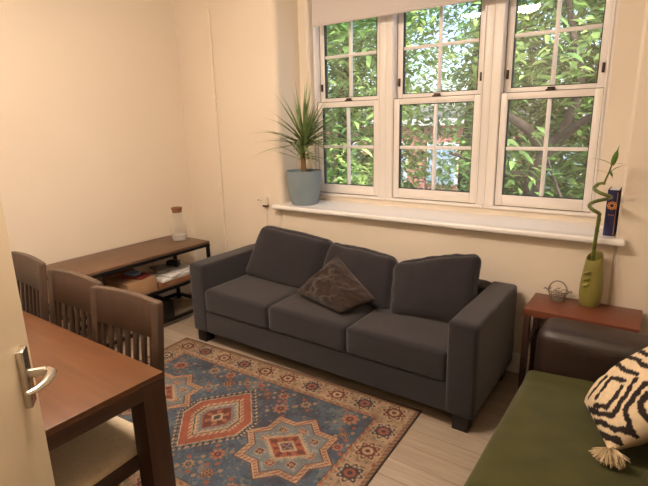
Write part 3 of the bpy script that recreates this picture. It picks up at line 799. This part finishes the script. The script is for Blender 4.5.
PX,PY = 1.266,.118
pp = empty('potted_dracaena', (PX,PY,ZS), 'spiky dracaena in a blue-grey pot on the left end of the sill', 'plant')
MB().lathe([(.001,0),(.094,0),(.104,.008),(.124,.09),(.135,.18),(.138,.255),(.138,.266),(.129,.266),(.128,.255),(.124,.225),(.001,.222)], (PX,PY,ZS), 44).build('pot', M['pot'], pp, smooth=50)
MB().lathe([(.001,.223),(.1235,.226),(.07,.236),(.001,.240)], (PX,PY,ZS), 30).build('soil', M['soil'], pp)
q = MB()
q.tube([(PX+.01,PY-.005,ZS+.225),(PX+.008,PY-.006,ZS+.34),(PX+.012,PY-.008,ZS+.46)], [.017,.015,.012], 12)
q.tube([(PX-.02,PY+.012,ZS+.225),(PX-.024,PY+.01,ZS+.29),(PX-.020,PY+.006,ZS+.36)], [.012,.011,.009], 10)
q.build('stem', M['bark'], pp, smooth=60)
q = MB(); rnd = random.Random(11); made = 0; tries = 0
while made < 125 and tries < 20000:
    tries += 1
    small = made % 4 == 3
    c = Vector((PX+.012,PY-.008,ZS+.43+rnd.random()*.07)) if not small else Vector((PX-.02,PY+.006,ZS+.34+rnd.random()*.05))
    a = rnd.uniform(0,2*PI) if made % 5 < 2 else rnd.uniform(-1.3,.55); el = math.radians(rnd.choice([rnd.uniform(50,88), rnd.uniform(15,55), rnd.uniform(-5,40)]))
    d = Vector((math.cos(a)*math.cos(el), math.sin(a)*math.cos(el), math.sin(el)))
    L = rnd.uniform(.34,.54) if not small else rnd.uniform(.22,.36)
    dr = rnd.uniform(.1,1.3)
    # try the path first so no leaf goes through wall or glass
    p = c.copy(); dv = d.copy(); ok = True
    for i in range(8):
        if (p.x < RL+.02 and p.y > -.01) or p.y > .245 or (p.y > .23 and p.z > 2.2) or p.z < ZS+.06: ok = False
        if math.hypot(p.x-PX,p.y-PY) < .15 and p.z < ZS+.275: ok = False
        dv = (dv+Vector((0,0,-1))*dr*(i/7+.3)/7).normalized(); p = p+dv*(L/7)
    if not ok: continue
    blade(q, c, d, L, rnd.uniform(.013,.021), dr, fold=.35); made += 1
q.build('leaves', M['dracaena'], pp, smooth=80, recalc=False)

# ------------------------------------------------------------------ leather sofa with green throw
ls = empty('leather_sofa', (3.6,-1.1,0), 'dark brown leather sofa under a green throw at the right edge', 'sofa')
LX0, LX1, LYa, LYb = 3.175, 4.03, -.325, -2.05
def arm(y0,y1,name='armrest'):
    cushion(LX0,LX1-.02,y1,y0,.06,.562, r=.06, crown=.008, cuts=14, seed=31, wr=.003).build(name, M['leather'], ls, smooth=60)
arm(LYa,-.565); arm(-1.82,LYb)
cushion(LX0+.005,LX1-.155,-1.815,-.57,.06,.215, r=.02, crown=.004, cuts=10, seed=33, wr=.002).build('base', M['leather'], ls, smooth=60)
cushion(3.87,LX1,-1.83,-.55,.06,.76, r=.06, crown=.02, cuts=12, seed=34, wr=.004).build('backrest', M['leather'], ls, smooth=60)
cushion(LX0-.002,3.875,-1.815,-.57,.216,.318, r=.035, crown=.008, cuts=14, seed=35, wr=.003).build('seat_cushion', M['leather'], ls, smooth=60)
for x in (LX0+.06,LX1-.08):
    for y in (LYa-.06,LYb+.06):
        MB().box(x-.03,x+.03,y-.03,y+.03,0,.065,.004).build('foot', M['blackplastic'], ls)
# throw: a draped sheet with thickness over seat and front edge
def throw():
    prof = [(3.152,.045),(3.150,.12),(3.150,.20),(3.152,.28),(3.158,.318),(3.172,.336),(3.20,.342)]
    n = 26
    for k in range(1,n+1): prof.append((3.20+.575*k/n, .342+.010*math.sin(PI*k/n)))
    ys = [-.585-.0-1.22*j/60 for j in range(61)]
    mb = MB(); top=[]; bot=[]
    for i,(x,z) in enumerate(prof):
        ra=[]; rb=[]
        for j,y in enumerate(ys):
            w_ = noise.noise(Vector((x*3.2,y*2.6,z*2)))*.010 + noise.noise(Vector((x*8,y*7,3)))*.003
            if i < 4: dx, dz = -abs(w_)*1.0, 0
            else: dx, dz = 0, abs(w_)*.8
            e = .012*max(0,1-j/4)
            p = Vector((x+dx, y+ (noise.noise(Vector((x*4,j*.01,9)))*.02 if j==0 else 0), z+dz+e))
            ra.append(mb.bm.verts.new(p)); rb.append(mb.bm.verts.new(p+Vector((.006 if i<5 else 0,0,-.006 if i>=4 else 0))))
        top.append(ra); bot.append(rb)
    I, J = len(prof)-1, len(ys)-1
    for i in range(I):
        for j in range(J):
            mb.bm.faces.new((top[i][j],top[i][j+1],top[i+1][j+1],top[i+1][j]))
            mb.bm.faces.new((bot[i][j],bot[i+1][j],bot[i+1][j+1],bot[i][j+1]))
    for i in range(I):
        for j in (0,J): mb.bm.faces.new((top[i][j],top[i+1][j],bot[i+1][j],bot[i][j]))
    for j in range(J):
        for i in (0,I): mb.bm.faces.new((top[i][j],top[i][j+1],bot[i][j+1],bot[i][j]))
    tag(mb.build('green_throw', M['green'], smooth=70), 'olive green throw spread over the seat of the leather sofa', 'throw')
throw()
# black-and-cream pillow
L_ = Vector((3.435,-.828,.397)); B_ = Vector((3.554,-1.125,.397)); T_ = Vector((3.676,-.697,.6875)); R_ = Vector((3.837,-1.098,.6875))
ua = (L_-B_).normalized(); hp = Vector((ua.y,-ua.x,0))
if hp.x < 0: hp = -hp
va = hp*math.cos(math.radians(47))+Vector((0,0,1))*math.sin(math.radians(47)); na = ua.cross(va)
if na.z < 0: na = -na
cen = (L_+B_+T_+R_)/4
STROKES = [[(.3,-.16),(-.07,-.01)],[(-.15,-.1),(-.32,-.32),(-.4,-.54),(0,-.75)],[(.27,-.17),(.1,-.42),(.08,-.64)],[(.44,-.25),(.39,-.53),(.49,-.8)],
  [(-.23,.18),(-.38,-.1),(-.55,-.39),(-.61,-.54),(-.37,-.73),(.33,-.96)],[(-.43,.28),(-.53,-.03),(-.64,-.28),(-.82,-.36),(-.96,-.46),(-.83,-.66),(-.56,-.79),(-.12,-.97)],
  [(-.61,.18),(-.69,-.01),(-.82,-.1),(-.93,-.11)],[(-.54,-.99),(-.8,-.89),(-.97,-.74)],[(.8,.28),(.4,.38),(-.07,.46)],[(.88,.0),(.15,.14),(-.15,.24)],[(.8,.52),(.33,.59)],
  [(-.3,.62),(-.6,.5),(-.95,.4)],[(.1,.72),(-.5,.75),(-.95,.72)],[(.85,.78),(.3,.86),(-.4,.92)]]
def zeb(u,v,sgn):
    if sgn < 0: u = -u
    w_ = .03*noise.noise(Vector((u*9,v*9,1)))
    for st in STROKES:
        for (ax,ay),(bx_,by_) in zip(st,st[1:]):
            dx,dy = bx_-ax,by_-ay; t_ = max(0,min(1,((u-ax)*dx+(v-ay)*dy)/(dx*dx+dy*dy)))
            if math.hypot(u-ax-t_*dx, v-ay-t_*dy)+w_ < .052: return (50,42,41)
    return (224,203,170)
zp = empty('zebra_pillow', tuple(cen), 'cream pillow with black tufted zigzag bands and tassel on the green throw', 'pillow')
link('pillow_cover', pillow_mesh(.3,.3,.19,cen,ua,va,na,110,2,zeb,.005,.02,[B_,L_,T_,R_]), M['zebra'], zp, smooth=60)
tp = B_ + (cen-B_)*.03
def tassel(tp, dirn, name):
    q = MB(); rn = random.Random(5)
    q.ball(tuple(tp), .013, 2)
    for k in range(190):
        d = (Vector(dirn)+Vector((rn.uniform(-1.1,1.1),rn.uniform(-.6,.6),rn.uniform(-.3,.7)))).normalized()
        L = rn.uniform(.04,.075); p = Vector(tp); pts=[]
        for i in range(5):
            pts.append(tuple(p)); d = (d+Vector((rn.uniform(-.2,.2),rn.uniform(-.2,.2),-.25))).normalized(); p = p+d*L/4
            p.z = max(p.z,.357)
        q.tube(pts, [.0022,.0022,.002,.0018,.0012], 4)
    q.build(name, M['tassel'], zp, smooth=60)
tassel(tp, (.15,-.9,.15), 'tassel')

# ------------------------------------------------------------------ outside
GZ = -5.0
struct(MB().box(-40,40,1.2,60,GZ-.3,GZ).build('ground', M['asphalt']))
bd = empty('brick_building', (0,15,GZ), 'red brick building with pale windows seen through the leaves', 'building')
MB().box(-16,14,15,22,GZ,1.35).build('brick_wall', M['brick'], bd)
MB().box(-16.3,14.3,14.8,22.3,1.35,1.6).build('cornice', M['white'], bd)
for z in (-3.6,-.9):
    for k in range(13):
        x = -14+k*2.1
        f = MB(); f.box(x-.62,x+.62,14.93,15.01,z,z+1.6,.01); f = f.build('window_frame', M['white'], bd)
        g = MB(); g.box(x-.54,x-.03,14.90,14.935,z+.08,z+1.52); g.box(x+.03,x+.54,14.90,14.935,z+.08,z+1.52); g.build('window_glass', M['farglass'], f)

def tree(loc, label, seed, limbs, nleaf, zone, hues, back=None):
    root = empty('leafy_tree', loc, label, 'tree')
    for k,(pts,rs) in enumerate(limbs):
        mb = MB(); P = [Vector(p) for p in pts]; out=[]; ro=[]
        for i in range(len(P)-1):
            for t_ in range(5):
                s_ = t_/5; a,b = P[i],P[i+1]
                p0 = P[max(i-1,0)]; p3 = P[min(i+2,len(P)-1)]
                q = .5*((2*a)+(b-p0)*s_+(2*p0-5*a+4*b-p3)*s_*s_+(-p0+3*a-3*b+p3)*s_**3)
                out.append(q); ro.append(rs[i]*(1-s_)+rs[i+1]*s_)
        out.append(P[-1]); ro.append(rs[-1])
        mb.tube(out, ro, 10)
        mb.build('trunk' if k == 0 else 'branch', M['treebark'], root, smooth=60)
    rng = np.random.RandomState(seed)
    x0,x1,y0,y1,z0,z1 = zone
    # leaves hang in clumps
    nc = nleaf//16
    cc = np.stack([rng.uniform(x0,x1,nc),rng.uniform(y0,y1,nc),rng.uniform(z0,z1,nc)],1)
    if back: cc[:,1] = np.where(rng.rand(nc) < .82, rng.uniform(back,y1,nc), cc[:,1])
    V=[];F=[];Cc=[]
    for c in cc:
        ca = rng.uniform(0,2*PI); hue = rng.rand(); light = rng.uniform(.8,1.15)
        for i in range(16):
            p = c + rng.normal(0,.17,3)
            a = ca+rng.normal(0,.8); d = np.array((math.cos(a),math.sin(a),rng.uniform(-.9,.25))); d /= np.linalg.norm(d)
            s_ = np.cross(d,(rng.normal(0,.35),rng.normal(0,.35),1)); s_ /= np.linalg.norm(s_)
            nn = np.cross(s_,d)
            L = rng.uniform(.13,.25); w = L*rng.uniform(.32,.46)
            b = len(V)
            prof = ((0,0.03,0),(.3,.5,.03),(.62,.40,.03),(1,.0,-.04))
            for (t_,ww,dz) in prof:
                m_ = p+d*L*t_+nn*dz*L
                V += [m_-s_*w*ww+nn*w*.18*ww*2, m_, m_+s_*w*ww+nn*w*.18*ww*2]
            for r_ in range(3):
                for j in range(2): F.append((b+3*r_+j,b+3*r_+j+1,b+3*r_+j+4,b+3*r_+j+3))
            h0,h1 = hues; mixv = min(1,max(0,hue+rng.normal(0,.2)))
            col = [(h0[q]*(1-mixv)+h1[q]*mixv)*light for q in range(3)]
            Cc += [(*lin([min(255,v) for v in col]),1)]*12
    me = bpy.data.meshes.new('foliage'); me.from_pydata([tuple(v) for v in V],[],F)
    at = me.color_attributes.new('tint','FLOAT_COLOR','POINT'); at.data.foreach_set('color', np.array(Cc,'f').ravel())
    fo = link('foliage', me, M['leaf'], root, smooth=60); fo['kind'] = 'stuff'
H1 = ((100,138,74),(184,208,126)); H2 = ((96,134,86),(164,196,128))
tree((2.3,4.6,GZ), 'near tree with forked brown trunk behind the right window panes', 5,
     [([(2.35,4.9,GZ),(2.2,4.8,-2),(1.95,4.7,-.2),(2.05,4.6,.75),(2.3,4.6,1.25)],[.22,.19,.15,.12,.10]),
      ([(2.2,4.6,1.1),(2.45,4.5,1.35),(2.75,4.4,1.55),(3.2,4.3,1.6)],[.09,.06,.05,.03]),
      ([(2.15,4.6,1.0),(1.95,4.5,1.35),(1.6,4.4,1.6),(1.2,4.3,1.72)],[.09,.07,.06,.035]),
      ([(2.3,4.6,1.2),(2.5,4.7,1.9),(2.35,4.8,2.6),(2.1,4.8,3.6)],[.09,.06,.05,.03]),
      ([(2.05,4.6,.75),(1.6,4.5,.75),(1.2,4.4,.95),(.85,4.3,1.05)],[.06,.05,.04,.02]),
      ([(2.2,4.0,1.3),(2.45,3.9,.7),(2.75,3.8,.1),(3.0,3.8,-.6)],[.012,.018,.022,.03])],
     18000, (.85,4.6,3.4,6.4,-.9,4.4), H1, 4.9)
tree((-2.4,5.4,GZ), 'leafy tree behind the left and middle window panes', 9,
     [([(-2.5,6.0,GZ),(-2.3,5.9,-1.5),(-2.0,5.7,.5),(-1.9,5.6,2),(-1.7,5.5,3.8)],[.22,.18,.14,.11,.05]),
      ([(-2.0,5.7,.5),(-1.0,5.2,.95),(-.5,4.9,1.05),(-.1,4.6,.95)],[.07,.05,.045,.03]),
      ([(-1.9,5.6,1.6),(-1.0,5.3,1.9),(.0,5.0,1.8)],[.05,.03,.02])],
     16000, (-4.2,.0,3.0,6.4,-1.0,4.4), H1)
tree((-1.0,9.5,GZ), 'farther tree filling gaps between the near trees', 13,
     [([(-1.0,10.2,GZ),(-.9,10,-1),(-.7,9.8,2),(-.5,9.6,4.5)],[.25,.2,.14,.05])],
     17000, (-6,3.8,8.2,10.8,-.8,6.5), H2)

# ------------------------------------------------------------------ light
wd = bpy.data.worlds.new('sky'); SC.world = wd; wd.use_nodes = True
nt = wd.node_tree; bg = nt.nodes['Background']
sk = nt.nodes.new('ShaderNodeTexSky'); sk.sky_type = 'NISHITA'; sk.sun_disc = False
sk.sun_elevation = math.radians(50); sk.sun_rotation = math.radians(120); sk.air_density = 1.0; sk.dust_density = 3.0
nt.links.new(sk.outputs[0], bg.inputs['Color']); bg.inputs['Strength'].default_value = .54
sd = bpy.data.lights.new('sun','SUN'); sd.energy = 7; sd.angle = math.radians(4); sd.color = (1,.95,.86)
so_ = bpy.data.objects.new('sun', sd); COL.objects.link(so_)
so_.rotation_euler = Vector((-.55,.35,-.85)).to_track_quat('-Z','Y').to_euler()

# ------------------------------------------------------------------ camera
cam = bpy.data.cameras.new('camera'); co = bpy.data.objects.new('camera', cam); COL.objects.link(co)
Rt = Vector((0.81628244,0.5771764,-0.02346013)); Up = Vector((-0.12199786,0.21194993,0.96963589)); Fw = Vector((-0.56462333,0.78863466,-0.24342529))
mw = Matrix((Rt,Up,-Fw)).transposed().to_4x4(); mw.translation = Vector((3.59936984,-2.89127837,1.55014222))
co.matrix_world = mw
cam.sensor_width = 36; cam.lens = 480.05/648*36; cam.clip_start = .02; cam.clip_end = 200
SC.camera = co
SC.view_settings.view_transform = 'Standard'; SC.view_settings.look = 'None'; SC.view_settings.exposure = 0; SC.view_settings.gamma = 1
SC.cycles.max_bounces = 8; SC.cycles.transparent_max_bounces = 16
SC.cycles.use_denoising = True
